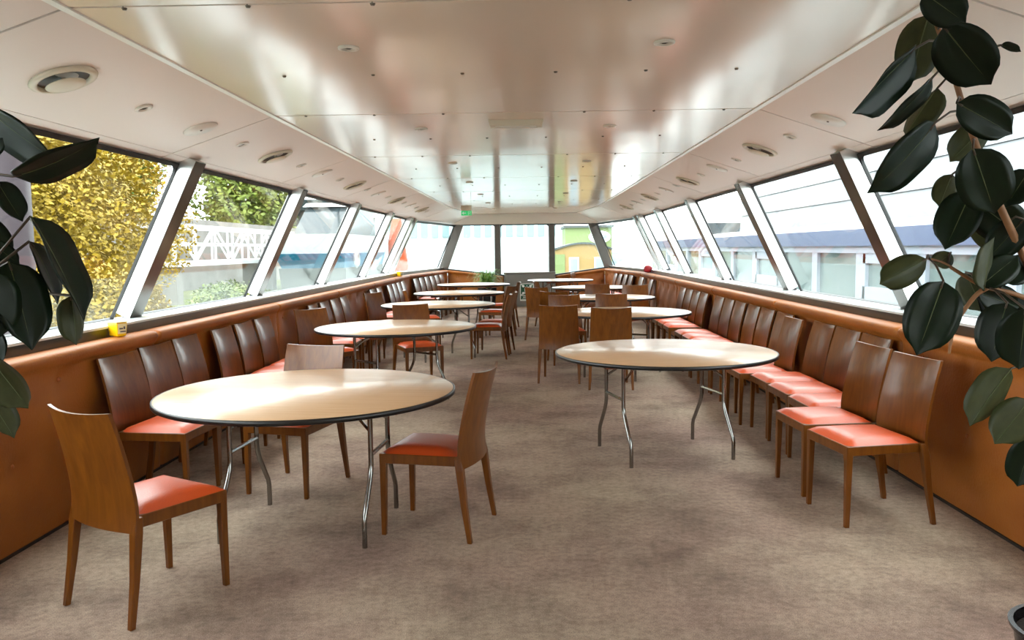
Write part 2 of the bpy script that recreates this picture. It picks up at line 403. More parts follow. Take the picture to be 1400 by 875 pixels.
for a, b in zip(CS[:-1], CS[1:]):
    g = .009; a1, b1 = a+g, b-g
    n = 1 if b <= YT else 4
    mb = MB(); N = 10
    for k in range(n):
        ya, yb = a1+(b1-a1)*k/n, a1+(b1-a1)*(k+1)/n
        mb.hexa([(-ext(ya), ya, 2.58), (ext(ya), ya, 2.58), (ext(yb), yb, 2.58), (-ext(yb), yb, 2.58), (-ext(ya), ya, 2.6), (ext(ya), ya, 2.6), (ext(yb), yb, 2.6), (-ext(yb), yb, 2.6)])
    p = part('ceiling_panel', mb, 'ceiling_white', ce)
    if a > 0:
        for x in (-1.26, -.76, -.26, .26, .76, 1.26):
            ob('screw', screw, p, (x, (a+b)/2, 2.58)); ob('screw', screw, p, (x-.25 if x < 0 else x+.25, a+.02, 2.58))
    for s in (-1, 1):
        mb = MB(); mb2 = MB(); mb3 = MB()
        for k in range(n):
            ya, yb = a1+(b1-a1)*k/n, a1+(b1-a1)*(k+1)/n
            ja, jb = ext(ya)+.02, ext(yb)+.02; wa, wb = wid(ya), wid(yb)
            za = 2.575-.333*(wa-.2-ja)
            def quad(m, x0a, x1a, x0b, x1b, z0a, z1a, z0b, z1b):
                q = [(s*x0a, ya, z0a), (s*x1a, ya, z1a), (s*x1b, yb, z1b), (s*x0b, yb, z0b)]
                m.hexa([Vector(t) for t in q]+[Vector(t)+Vector((0, 0, .016)) for t in q])
            Z = lambda x, j, w_: 2.575+(2.255-2.575)*(x-j)/(w_-j)
            quad(mb, ja, wa-.2, jb, wb-.2, 2.575, Z(wa-.2, ja, wa), 2.575, Z(wb-.2, jb, wb))
            quad(mb2, wa-.195, wa-.06, wb-.195, wb-.06, Z(wa-.195, ja, wa), Z(wa-.06, ja, wa), Z(wb-.195, jb, wb), Z(wb-.06, jb, wb))
            q = [(s*(ja-.03), ya-g), (s*(ja+.012), ya-g), (s*(jb+.012), yb+g), (s*(jb-.03), yb+g)]
            mb3.hexa([(x, y, 2.572) for x, y in q]+[(x, y, 2.58) for x, y in q])
        part('side_panel', mb, 'ceiling_side', ce); part('edge_strip', mb2, 'ceiling_side', ce); part('joint_strip', mb3, 'trim_white', ce)
# ceiling fixtures
ring_me = MB().lathe([(.048, .004), (.052, -.004), (.05, -.01), (.034, -.012), (.03, -.004), (.028, .0)], 20).mesh('rim', 'fixture_white', True)
core_me = MB().lathe([(.029, -.001), (.012, .0), (.011, -.008), (.0, -.008)], 16).mesh('lamp_eye', 'fixture_dark', True)
disc_me = MB().lathe([(.115, .004), (.118, -.004), (.11, -.012), (.0, -.013)], 28).mesh('cover', 'fixture_white', True)
nub_me = MB().lathe([(.008, -.012), (.008, -.018), (0, -.019)], 8).mesh('screw', 'screw_metal', True)
vent_ring = MB().lathe([(.15, .005), (.158, -.006), (.152, -.016), (.138, -.022), (.122, -.018), (.118, .0)], 32).mesh('rim', 'fixture_cream', True)
vent_core = MB().lathe([(.119, -.004), (.07, .0), (0, .0)], 32).mesh('duct', 'fixture_dark', True)
vent_disc = MB().lathe([(.0, -.044), (.06, -.044), (.09, -.038), (.092, -.034), (.05, -.030), (.012, -.028), (.012, -.002)], 32).mesh('damper', 'fixture_cream', True)
def fixture(kind, x, y, label, tilt):
    z = 2.579 if not tilt else 2.575+(2.255-2.575)*(abs(x)-1.75)/.95
    nm, cat, gp = {'s': ('downlight', 'downlight', 'small recessed downlights'), 'd': ('speaker_cover', 'speaker', 'round flat ceiling speaker covers'), 'v': ('air_vent', 'vent', 'round cream ceiling air vents')}[kind]
    e = tag(empty(nm, (x, y, z)), label, cat, gp)
    if tilt: e.rotation_euler = (0, math.atan(.337)*(1 if x > 0 else -1), 0)
    if kind == 's': ob('rim', ring_me, e); ob('lamp_eye', core_me, e)
    elif kind == 'd': ob('cover', disc_me, e); ob('screw', nub_me, e)
    else: ob('rim', vent_ring, e); ob('duct', vent_core, e); ob('damper', vent_disc, e)
for k in range(7):
    for x, nm in ((-.76, 'left'), (.76, 'right')):
        fixture('s', x, 3.97+2.63*k, 'recessed downlight in the flat ceiling, %s row, %s from the camera' % (nm, ORD[k]), False)
cnt = {}
for k in range(18):
    kind = 'vsds'[k % 4]; y = 3.92+.812*k
    for s, nm in ((-1, 'left'), (1, 'right')):
        c = cnt.get((kind, s), 0); cnt[(kind, s)] = c+1
        word = {'s': 'small downlight', 'd': 'flat round speaker cover', 'v': 'round cream air vent'}[kind]
        fixture(kind, s*2.135, y+(.04 if s > 0 else 0), '%s in the %s sloping ceiling, %s from the camera' % (word, nm, ORD[c]), True)
# emergency luminaire
e = tag(empty('emergency_light', (.01, 6.29, 2.58)), 'flat rectangular emergency light on the ceiling midline', 'light fitting')
mb = MB(); mb.hexa([(-.2, -.06, -.045), (.2, -.06, -.045), (.2, .06, -.045), (-.2, .06, -.045), (-.21, -.07, 0), (.21, -.07, 0), (.21, .07, 0), (-.21, .07, 0)]); bevel(part('housing', mb, 'fixture_cream', e), .005)
mb = MB(); mb.box(-.16, .16, -.04, .04, -.056, -.04); bevel(part('diffuser', mb, 'fixture_white', e), .004)

# ------------------------------------------------------------------ chairs
def chair_meshes():
    M = {}
    # seat frame: rails following a trapezoid
    def trap(y, ins=0): return .215+(.232-.215)*((y+.20)/.46)-ins
    yb, yf = -.20, .262
    mb = MB()
    for (ya, yc) in ((yf-.026, yf), (yb, yb+.026)):
        mb.hexa([(-trap(ya), ya, .415), (trap(ya), ya, .415), (trap(yc), yc, .415), (-trap(yc), yc, .415), (-trap(ya), ya, .47), (trap(ya), ya, .47), (trap(yc), yc, .47), (-trap(yc), yc, .47)])
    for s in (-1, 1):
        a = [(s*trap(yb), yb), (s*(trap(yb)-.024), yb), (s*(trap(yf)-.024), yf-.02), (s*trap(yf), yf-.02)]
        if s > 0: a = a[::-1]
        mb.hexa([(x, y, .415) for x, y in a]+[(x, y, .47) for x, y in a])
    M['seat_frame'] = mb.mesh('seat_frame', 'chair_wood')
    # seat cushion
    n = 12; vs = []; fs = []
    for j in range(n+1):
        for i in range(n+1):
            u, v = i/n*2-1, j/n*2-1
            y = yb+.012+(yf-.004-yb-.012)*(v+1)/2; x = u*(trap(y)-.004)
            e = max(abs(u), abs(v)); h = .500+.012*(1-u*u)*(1-v*v)
            if e > .99: h = .468
            elif e > .8: h = .494
            vs.append((x, y, h))
    for j in range(n):
        for i in range(n):
            q = j*(n+1)+i; fs.append((q, q+1, q+n+2, q+n+1))
    bot = len(vs)
    M['seat'] = MB().add(vs, fs).mesh('seat', 'seat_leather', True)
    # legs
    def leg(pts):    # list of (x,y,z,half) square section
        mb = MB(); vs = []; fs = []
        for x, y, z, h in pts: vs += [(x-h, y-h, z), (x+h, y-h, z), (x+h, y+h, z), (x-h, y+h, z)]
        for i in range(len(pts)-1):
            for k in range(4): fs.append((4*i+k, 4*i+(k+1) % 4, 4*i+4+(k+1) % 4, 4*i+4+k))
        fs += [(3, 2, 1, 0), tuple(4*(len(pts)-1)+k for k in range(4))]
        return mb.add(vs, fs)
    for s, nm in ((-1, 'l'), (1, 'r')):
        M['f'+nm] = leg([(s*.216, .247, 0, .013), (s*.213, .243, .40, .0185), (s*.2125, .2425, .468, .0195)]).mesh('leg', 'chair_wood')
        M['b'+nm] = leg([(s*.243, -.268, 0, .013), (s*.235, -.236, .2, .0165), (s*.226, -.212, .40, .021), (s*.219, -.200, .468, .019)]).mesh('leg', 'chair_wood')
    # curved shell back
    nu, nv = 12, 14; th = .016
    def S(u, v, off):
        z = .405+v*.535; w_ = .243-.018*v
        prof = -.222+.012*math.sin(min(1, v/.3)*math.pi/2)-.115*max(0, v-.12)**1.5
        y = prof+.036*(u*u)-.024+off*th
        zz = z+(.012*(1-u*u)*-1 if v > .99 else 0)
        return (u*w_, y, zz)
    vs = []; fs = []
    for off in (0, -1):
        for j in range(nv+1):
            for i in range(nu+1): vs.append(S(i/nu*2-1, j/nv, off))
    W = nu+1; K = W*(nv+1); mi = []
    for j in range(nv):
        for i in range(nu):
            q = j*W+i; fs += [(q+1, q, q+W, q+W+1), (q+K, q+1+K, q+W+1+K, q+W+K)]
    for i in range(nu):
        fs += [(i, i+1, i+1+K, i+K), (nv*W+i+1, nv*W+i, nv*W+i+K, nv*W+i+1+K)]
    for j in range(nv):
        fs += [(j*W+W, j*W, j*W+K, j*W+W+K), (j*W+nu, (j+1)*W+nu, (j+1)*W+nu+K, j*W+nu+K)]
    M['backrest'] = MB().add(vs, fs).mesh('backrest', 'chair_wood', 'auto')
    return M
CM = chair_meshes()
def chair(x, y, fx, fy, label, group):
    e = tag(empty('dining_chair', (x, y, 0), math.atan2(fy, fx)-math.pi/2), label, 'chair', group)
    for k in ('seat_frame', 'seat', 'backrest', 'fl', 'fr', 'bl', 'br'):
        o = ob('leg' if len(k) == 2 else k, CM[k], e)
        if k in ('seat_frame', 'fl', 'fr', 'bl', 'br'): bevel(o, .003, 1)
    return e
W_ = 'orange seated wooden chair '
chair(-1.685, 3.62, .5, .866, 'nearest wooden chair, its scuffed brown back turned to the camera', 'chairs around the tables')
chair(-.44, 4.56, -.97, .23, W_+'side on at the right of the nearest table', 'chairs around the tables')
chair(-1.50, 5.36, -.26, -.97, W_+'facing the camera from behind the nearest left table', 'chairs around the tables')
GL = 'chairs lined up along the left wall'; GR = 'chairs lined up along the right wall'
for i, (y, x, a) in enumerate(((5.17, -2.31, -4), (5.74, -2.33, -3), (6.28, -2.34, 0), (6.97, -2.31, 0), (7.50, -2.31, 0), (8.03, -2.31, 0))):
    chair(x, y, math.cos(math.radians(a)), math.sin(math.radians(a)), W_+'against the left wall, %s of six beside the nearest tables' % ORD[i], GL)
chair(-2.2, 9.05, .8, -.6, W_+'turned half to camera at the left of the second left table', 'chairs around the tables')
for i, y in enumerate((9.95, 10.5, 11.05, 11.6)):
    chair(-2.31, y, 1, .02, W_+'against left wall, %s of four beside second left table' % ORD[i], GL)
chair(-2.12, 12.55, .9, -.43, W_+'turned slightly at left of the third left table', 'chairs around the tables')
for i, (y, x) in enumerate(((13.75, -2.31), (14.35, -2.31), (15.4, -2.31), (15.95, -2.31), (16.5, -2.31), (17.05, -2.31))):
    chair(x, y, 1, 0, W_+'against left wall, %s of six beyond the third left table' % ORD[i], GL)
chair(-1.68, 13.42, .97, .2, W_+'pulled out from left wall before the fourth left table', 'chairs around the tables')
for i in range(6):
    y = 18.75+i*.53; chair(-WX(y)+.36, y, .99, -.1, W_+'against the tapering left wall end, %s of six' % ORD[i], GL)
chair(-1.24, 9.55, .42, -.9, W_+'facing camera between second and third left tables', 'chairs around the tables')
chair(-.50, 11.85, -1, .05, W_+'side on, right of third left table, nearer of two', 'chairs around the tables')
chair(-.44, 12.48, -1, .1, W_+'side on, right of third left table, farther of two', 'chairs around the tables')
chair(-.50, 14.6, -.93, .36, W_+'back to the aisle at the right of the fourth left table', 'chairs around the tables')
chair(-.42, 16.2, -1, .1, W_+'behind the fourth left table near the aisle', 'chairs around the tables')
# right side
chair(2.10, 4.74, -.985, -.15, W_+'nearest of all on the right, below the big plant', 'chairs around the tables')
chair(2.07, 5.30, -1, -.08, W_+'pulled out beside the nearest chair on the right', GR)
for i, (y, x) in enumerate(((5.82, 2.31), (6.34, 2.31), (6.86, 2.31), (7.38, 2.22), (7.9, 2.31))):
    chair(x, y, -1, -.03, W_+'against right wall, %s of five behind nearest right pair' % ORD[i], GR)
for i, y in enumerate((8.48, 9.0, 9.58, 10.1, 10.62)):
    chair(2.31, y, -1, 0, W_+'against right wall, %s of five beside the second right table' % ORD[i], GR)
for i, y in enumerate((11.55, 12.07, 12.6, 13.15)):
    chair(2.31, y, -1, 0, W_+'against right wall, %s of four before the bare padded stretch' % ORD[i], GR)
chair(2.31, 16.6, -1, 0, W_+'standing alone against the right wall beyond the bare stretch', GR)
for i, y in enumerate((18.0, 19.2, 19.75, 20.3, 20.85)):
    chair(WX(y)-.36, y, -1, -.05, W_+'against the tapering right wall end, %s of five' % ORD[i], GR)
chair(.47, 9.72, .12, .99, W_+'back to camera by the aisle at the second right table', 'chairs around the tables')
chair(1.02, 9.26, .04, 1, W_+'back to camera before the second right table, right of the pair', 'chairs around the tables')
chair(.62, 11.2, .1, -1, W_+'facing camera behind the second right table near the aisle', 'chairs around the tables')
chair(1.25, 11.35, -.1, -1, W_+'facing camera behind the middle of the second right table', 'chairs around the tables')
chair(.56, 12.75, .3, 1, W_+'back to camera before the third right table near the aisle', 'chairs around the tables')
chair(.36, 14.15, .5, .87, W_+'at the aisle side of the third right table', 'chairs around the tables')
chair(.52, 16.4, .97, .2, W_+'side on at the aisle beside the fourth right table', 'chairs around the tables')
chair(1.35, 14.6, 0, -1, W_+'facing camera behind the third right table, left of two', 'chairs around the tables')
chair(1.93, 14.05, -.15, -1, W_+'facing camera behind the third right table, right of two', 'chairs around the tables')
chair(1.55, 21.95, .9, -.3, W_+'by the end leather panel at the far right', 'chairs around the tables')

# ------------------------------------------------------------------ tables
def table_meshes():
    M = {}; R = .84
    M['tabletop'] = MB().lathe([(0, .8), (R-.012, .8), (R-.006, .797), (R-.006, .775), (R-.012, .772), (0, .772)], 72).mesh('tabletop', 'plywood', 'auto')
    M['edge_band'] = MB().lathe([(R-.007, .7985), (R-.003, .7995), (R+.004, .796), (R+.004, .774), (R-.003, .7705), (R-.007, .772)], 72).mesh('edge_band', 'black_edge', True)
    mb = MB()
    for y in (-.36, .36): mb.box(-.62, .62, y-.03, y+.03, .74, .773)
    M['rail'] = mb.mesh('under_rail', 'plywood_under')
    for i, (sx, sy) in enumerate(((-1, -1), (-1, 1), (1, -1), (1, 1))):
        x = sx*.41
        pts = [(x, sy*.18, .772), (x, sy*.18, .42), (x, sy*.19, .38), (x, sy*.215, .33), (x, sy*.29, .22), (x, sy*.325, .17), (x, sy*.337, .13), (x, sy*.338, 0)]
        M['leg%d' % i] = MB().tube(pts, .0145, 10).mesh('leg', 'steel_tube', 'auto')
    for i, sx in enumerate((-1, 1)):
        x = sx*.41
        M['bar%d' % i] = MB().tube([(x, -.18, .47), (x, .18, .47)], .0125, 8).mesh('crossbar', 'steel_tube', 'auto')
        mb = MB()
        for y in (-.18, .18):
            mb.tube([(x, y, .60), (x-sx*.14, y*.55, .72), (x-sx*.26, y*.1, .765)], .009, 6)
        mb.box(x-sx*.26-.03, x-sx*.26+.03, -.06, .06, .755, .772)
        M['brace%d' % i] = mb.mesh('brace', 'steel_tube')
        mb = MB(); mb.box(x-.03, x+.03, -.24, .24, .752, .773)
        M['plate%d' % i] = mb.mesh('mounting_plate', 'steel_tube')
    return M
TM = table_meshes()
def table(x, y, a, label):
    e = tag(empty('round_table', (x, y, 0), math.radians(a)), label, 'table', 'round folding tables')
    ob('tabletop', TM['tabletop'], e); ob('edge_band', TM['edge_band'], e); ob('under_rail', TM['rail'], e)
    for i in range(4): ob('leg', TM['leg%d' % i], e)
    for i in range(2): ob('crossbar', TM['bar%d' % i], e); ob('brace', TM['brace%d' % i], e); ob('mounting_plate', TM['plate%d' % i], e)
T_ = 'round plywood folding table with steel legs, '
table(-1.18, 4.58, -5, T_+'nearest one, left of the aisle')
table(1.14, 6.2, 15, T_+'nearest one right of the aisle')
for i, (x, y, a) in enumerate(((-1.31, 8.42, 50), (-1.25, 11.85, 35), (-1.22, 15.0, 20), (-1.2, 18.6, 0))):
    table(x, y, a, T_+'%s in the row left of the aisle' % ORD[i+1])
for i, (x, y, a) in enumerate(((1.27, 10.1, 60), (1.3, 13.2, 10), (1.4, 16.6, 0), (.88, 20.6, 30))):
    table(x, y, a, T_+'%s in the row right of the aisle' % ORD[i+1])

# ------------------------------------------------------------------ end furniture and signs
e = tag(empty('locker', (.1, YE-.2, 0)), 'grey metal locker under the middle end window', 'locker')
mb = MB(); mb.box(-.7, .7, -.1, .26, 0, .9); bevel(part('body', mb, 'grey_panel', e), .01)
mb = MB(); mb.box(-.72, .72, -.12, .26, .9, .955); bevel(part('top', mb, 'grey_panel', e), .008)
sg = tag(empty('assembly_sign', (.02, YE-.32, .40)), 'green and white muster point sign on the grey locker', 'sign')
mb = MB(); mb.box(-.19, .19, 0, .012, -.24, .24); part('plate', mb, 'sign_white', sg)
mb = MB(); mb.box(-.17, .17, -.003, 0, -.08, .225); mb.box(-.17, .17, -.003, 0, -.2, -.1); part('green_field', mb, 'sign_green', sg)
mb = MB()
for sx in (-1, 1):
    for zc in (.18, -.035):
        zs_ = 1 if zc > .1 else -1
        mb.add([(sx*(.1+.035*math.cos(k*math.pi/6)), -.005, zc-.01*zs_+.035*math.sin(k*math.pi/6)) for k in range(12)], [tuple(range(12))])
        mb.hexa([(sx*.10-.008, -.005, zc-.008), (sx*.10+.008, -.005, zc-.008), (sx*.10+.008, -.004, zc+.008), (sx*.10-.008, -.004, zc+.008), (sx*.155-.008, -.005, zc+zs_*.035-.008), (sx*.155+.008, -.005, zc+zs_*.035-.008), (sx*.155+.008, -.004, zc+zs_*.035+.008), (sx*.155-.008, -.004, zc+zs_*.035+.008)])
    x = sx*.036
    mb.add([(x+.018*math.cos(k*math.pi/5), -.005, .135+.018*math.sin(k*math.pi/5)) for k in range(10)], [tuple(range(10))])
    mb.box(x-.03, x+.03, -.005, -.003, .03, .112); mb.box(x-.022, x-.003, -.005, -.003, -.04, .03); mb.box(x+.003, x+.022, -.005, -.003, -.04, .03)
mb.add([(.014*math.cos(k*math.pi/5), -.005, .175+.014*math.sin(k*math.pi/5)) for k in range(10)], [tuple(range(10))])
mb.box(-.11, .02, -.005, -.003, -.15, -.125); mb.box(.05, .09, -.005, -.003, -.165, -.125); mb.box(-.13, .13, -.005, -.003, -.185, -.175)
part('pictogram', mb, 'sign_white', sg)
ex = tag(empty('exit_sign', (-.98, 14.0, 2.23)), 'small green exit sign with arrow hanging from the ceiling', 'sign')
mb = MB(); mb.box(-.09, .09, -.012, .012, -.045, .035); part('plate', mb, 'exit_green', ex)
mb = MB(); mb.box(-.09, .09, -.012, .012, .04, .13); part('housing', mb, 'fixture_cream', ex)
mb = MB(); mb.box(-.085, -.08, -.004, .004, .13, .35); mb.box(.08, .085, -.004, .004, .13, .35); part('hanger', mb, 'steel_tube', ex)
mb = MB(); mb.add([(-.08, -.014, -.005), (-.045, -.014, -.033), (-.045, -.014, .023)], [(0, 1, 2)]); mb.box(-.045, -.005, -.014, -.012, -.013, .003)
mb.box(.03, .036, -.014, -.012, -.035, .025); mb.box(.03, .075, -.014, -.012, .02, .026); mb.box(.07, .076, -.014, -.012, -.035, .025)
mb.hexa([(.042, -.014, -.03), (.05, -.014, -.03), (.05, -.012, -.03), (.042, -.012, -.03), (.05, -.014, .008), (.058, -.014, .008), (.058, -.012, .008), (.05, -.012, .008)]); part('pictogram', mb, 'sign_white', ex)
# little yellow boxes on the leather cap
def ybox(x, y, rz, label):
    e = tag(empty('yellow_box', (x, y, 1.034), rz), label, 'box', 'yellow boxes on the wall cap')
    mb = MB(); mb.hexa([(-.045, -.035, 0), (.045, -.035, 0), (.045, .035, 0), (-.045, .035, 0), (-.055, -.042, .095), (.055, -.042, .095), (.055, .042, .095), (-.055, .042, .095)]); bevel(part('tub', mb, 'yellow_plastic', e), .008, 3)
    mb = MB(); mb.box(-.057, .057, -.044, .044, .095, .103); bevel(part('lid', mb, 'label_cream', e), .003)
    mb = MB(); mb.hexa([(.0475, -.03, .02), (.0485, -.03, .02), (.0485, .03, .02), (.0475, .03, .02), (.0555, -.033, .088), (.0565, -.033, .088), (.0565, .033, .088), (.0555, .033, .088)]); lb = part('label', mb, 'label_cream', e)
    mb = MB(); mb.box(.0522, .0540, -.022, .004, .05, .06); mb.box(.050, .0525, -.015, .025, .03, .038); mb.box(.0535, .0555, .008, .02, .05, .068); part('print', mb, 'label_ink', lb)
ybox(-2.735, 5.45, -.5, 'small yellow box with printed label on the left wall cap near the plant')
ybox(-2.735, 17.5, -.5, 'far small yellow box on the left wall cap near the end')
# red things at the far right
mb = MB(); mb.lathe([(0, 0), (.07, .01), (.1, .06), (.09, .12), (.05, .16), (0, .165)], 14); o = part('red_bag', mb, 'red_cloth', None, True, (2.40, 17.25, .0)); 
o.location = (2.735, 18.0, 1.034); tag(o, 'small dark red bundle on the right wall cap near the end', 'bag')

# ------------------------------------------------------------------ plants
def leaf_mesh(kind):
    n, m = 12, 3; vs = []; fs = []; ms = []
    bend = (.10, .22, -.05)[kind]; cup = (.25, .12, .35)[kind]
    for lay in (0, 1):
        for i in range(n+1):
            t = i/n; q = min(1, t/.95); h = .5*max(0, 1-abs(2*q-1)**2.3)**.58
            if t > .9: h = max(h*.8, .012*(1-t)/.1)
            for j in range(-m, m+1):
                u = j/m
                vs.append((u*h, t, -bend*(t-.0)**2+cup*abs(u)*h*.8-lay*.008+.02*math.sin(9*t)*abs(u)*h*2))
    W = 2*m+1; K = W*(n+1)
    for i in range(n):
        for j in range(W-1):
            q = i*W+j; fs += [(q, q+1, q+W+1, q+W), (q+K+1, q+K, q+K+W, q+K+W+1)]; ms += [0, 1]
    for i in range(n):
        for j in (0, W-1):
            q = i*W+j; f = (q, q+W, q+W+K, q+K); fs.append(f if j == 0 else f[::-1]); ms.append(0)
    mb = MB(); mb.add(vs, fs); mb.m = ms
    # raised midrib
    mb.tube([(0, t, -bend*t*t-.004) for t in (0, .25, .5, .75, .96)], [.016, .013, .01, .007, .003], 6, 2)
    return mb.mesh('leaf', ['leaf_top', 'leaf_under', 'leaf_rib'], True)
LM = [leaf_mesh(k) for k in range(3)]
def plant(name, root, label, leaves, stems, potr, poth):
    R = Vector(root); e = tag(empty(name, root), label, 'plant', 'rubber plants at the front')
    mb = MB(); mb.lathe([(0, 0), (potr*.72, 0), (potr*.98, poth*.96), (potr*1.04, poth*.965), (potr*1.05, poth), (potr*.97, poth), (potr*.95, poth*.9), (0, poth*.9)], 36); p = part('pot', mb, 'pot_black', e, 'auto')
    mb = MB(); mb.lathe([(0, poth*.915), (potr*.94, poth*.905)], 24); part('soil', mb, 'soil', p)
    allp = []
    for pts, r0, r1 in stems:
        n = len(pts); mb = MB(); q = [Vector(p_)-R for p_ in pts]
        fine = []
        for i in range(n-1):
            for k in range(4):
                t = k/4; P0, P1, P2, P3 = q[max(i-1, 0)], q[i], q[i+1], q[min(i+2, n-1)]
                fine.append(.5*((2*P1)+(P2-P0)*t+(2*P0-5*P1+4*P2-P3)*t*t+(3*P1-P0-3*P2+P3)*t**3))
        fine.append(q[-1])
        if r0 > .0085: allp += fine
        mb.tube(fine, [r0+(r1-r0)*i/(len(fine)-1) for i in range(len(fine))], 8); part('stem', mb, 'stem_brown', e, True)
    for i, L in enumerate(leaves):
        b, t, nrm, wd = Vector(L[0:3])-R, Vector(L[3:6])-R, Vector(L[6:9]), L[9]
        y = (t-b); ln = y.length; y.normalize(); x = y.cross(nrm).normalized(); z = x.cross(y)
        o = ob('leaf', LM[i % 3], e)
        o.matrix_local = Matrix(((x.x*wd, y.x*ln, z.x*ln, b.x), (x.y*wd, y.y*ln, z.y*ln, b.y), (x.z*wd, y.z*ln, z.z*ln, b.z), (0, 0, 0, 1)))
        s = min(allp, key=lambda p_: (p_-b).length + (0 if p_.z < b.z+.06 else .05))
        mid = (s+b)/2+Vector((0, 0, .012)); mb = MB(); mb.tube([s, mid, b, b+y*ln*.1], .0035, 6); part('petiole', mb, 'petiole_dark', e, True)
LEAF_R=[(1.214, 2.35, 2.301, 1.325, 2.324, 2.21, -0.312, -0.944, -0.105, 0.105),
(1.328, 2.55, 2.296, 1.259, 2.54, 2.076, 0.178, 0.979, -0.102, 0.129),
(1.206, 2.37, 2.154, 1.007, 2.329, 1.973, 0.567, -0.678, -0.469, 0.152),
(1.274, 2.35, 2.208, 1.405, 2.34, 2.039, -0.537, -0.757, -0.373, 0.152),
(1.272, 2.4, 2.078, 1.169, 2.43, 1.915, 0.624, -0.596, -0.506, 0.109),
(1.342, 2.51, 2.069, 1.233, 2.482, 1.928, 0.641, 0.49, -0.591, 0.101),
(1.308, 2.33, 1.993, 1.46, 2.308, 1.902, -0.212, -0.97, -0.118, 0.111),
(1.259, 2.35, 1.942, 1.105, 2.311, 1.736, 0.469, -0.864, -0.184, 0.145),
(1.545, 2.6, 1.976, 1.456, 2.644, 1.86, 0.236, 0.954, 0.184, 0.099),
(1.341, 2.3, 1.863, 1.421, 2.314, 1.679, -0.313, -0.927, -0.206, 0.145),
(1.426, 2.57, 1.816, 1.369, 2.547, 1.703, 0.151, 0.952, -0.267, 0.076),
(1.411, 2.43, 1.752, 1.33, 2.409, 1.579, -0.495, -0.804, 0.33, 0.122),
(1.472, 2.5, 1.721, 1.627, 2.546, 1.623, -0.102, -0.83, -0.549, 0.136),
(1.531, 2.35, 1.807, 1.461, 2.337, 1.712, -0.407, -0.818, 0.407, 0.085),
(1.273, 2.4, 1.556, 1.134, 2.384, 1.485, -0.006, 0.977, -0.213, 0.092),
(1.273, 2.3, 1.495, 1.197, 2.275, 1.289, -0.275, -0.937, 0.216, 0.145),
(1.471, 2.33, 1.429, 1.413, 2.308, 1.27, -0.613, -0.721, 0.322, 0.123),
(1.475, 2.25, 1.418, 1.485, 2.282, 1.246, -0.695, -0.699, -0.171, 0.126),
(1.501, 2.35, 1.236, 1.397, 2.384, 1.067, 0.005, 0.981, 0.195, 0.113),
(1.535, 2.31, 1.152, 1.469, 2.351, 1.017, 0.609, 0.791, -0.06, 0.113),
(1.636, 2.45, 1.008, 1.621, 2.488, 0.845, -0.714, -0.693, -0.1, 0.097),
(1.459, 2.43, 1.46, 1.468, 2.431, 1.618, -0.524, 0.851, 0.026, 0.089),
(1.459, 2.45, 1.47, 1.569, 2.442, 1.572, -0.353, -0.88, 0.317, 0.091),
(1.483, 2.5, 1.449, 1.602, 2.495, 1.403, -0.038, -0.999, 0.009, 0.092),
(1.547, 2.55, 2.201, 1.598, 2.526, 2.179, -0.192, -0.849, 0.492, 0.034),
(1.489, 2.59, 1.509, 1.528, 2.548, 1.382, 0.488, 0.863, -0.134, 0.101),
(1.593, 2.47, 1.67, 1.521, 2.52, 1.556, -0.532, -0.846, -0.034, 0.101),
(1.545, 2.48, 1.481, 1.639, 2.495, 1.555, -0.092, -0.948, 0.305, 0.087),
(1.399, 2.51, 1.573, 1.328, 2.475, 1.523, -0.02, 0.828, -0.56, 0.061),
(1.658, 2.57, 1.351, 1.48, 2.527, 1.443, 0.181, -0.977, -0.111, 0.124),
(1.484, 2.55, 1.674, 1.59, 2.564, 1.571, 0.313, 0.845, 0.433, 0.083)]
LEAF_L=[(-1.26, 2.05, 1.964, -1.099, 2.028, 1.827, -0.409, -0.845, -0.344, 0.119),
(-1.147, 1.95, 1.79, -0.925, 1.944, 1.833, 0.176, -0.292, -0.94, 0.127),
(-1.287, 2.1, 1.792, -1.236, 2.113, 1.685, 0.728, -0.632, 0.264, 0.067),
(-1.104, 1.94, 1.692, -0.984, 1.98, 1.447, 0.894, 0.043, 0.445, 0.154),
(-1.161, 2.02, 1.634, -1.085, 2.054, 1.488, 0.883, 0.017, 0.468, 0.094),
(-1.051, 2.0, 1.496, -1.029, 1.978, 1.374, -0.862, 0.447, -0.238, 0.07),
(-1.152, 1.92, 1.583, -1.077, 1.882, 1.379, 0.726, -0.578, 0.373, 0.123),
(-1.142, 1.85, 1.561, -1.122, 1.829, 1.408, 0.724, -0.664, 0.19, 0.103),
(-1.211, 1.9, 1.362, -1.103, 1.886, 1.235, -0.639, 0.483, -0.599, 0.094),
(-1.253, 1.95, 1.257, -1.209, 1.99, 1.14, -0.267, 0.939, 0.217, 0.073),
(-1.153, 1.85, 1.825, -1.112, 1.873, 1.869, 0.675, -0.694, -0.251, 0.042),
(-1.254, 2.0, 1.404, -1.205, 1.952, 1.326, 0.004, -0.848, 0.529, 0.058),
(-1.344, 2.1, 1.694, -1.257, 2.082, 1.593, 0.397, -0.781, 0.481, 0.08),
(-1.279, 2.05, 1.635, -1.224, 2.065, 1.574, 0.302, -0.953, 0.034, 0.049)]
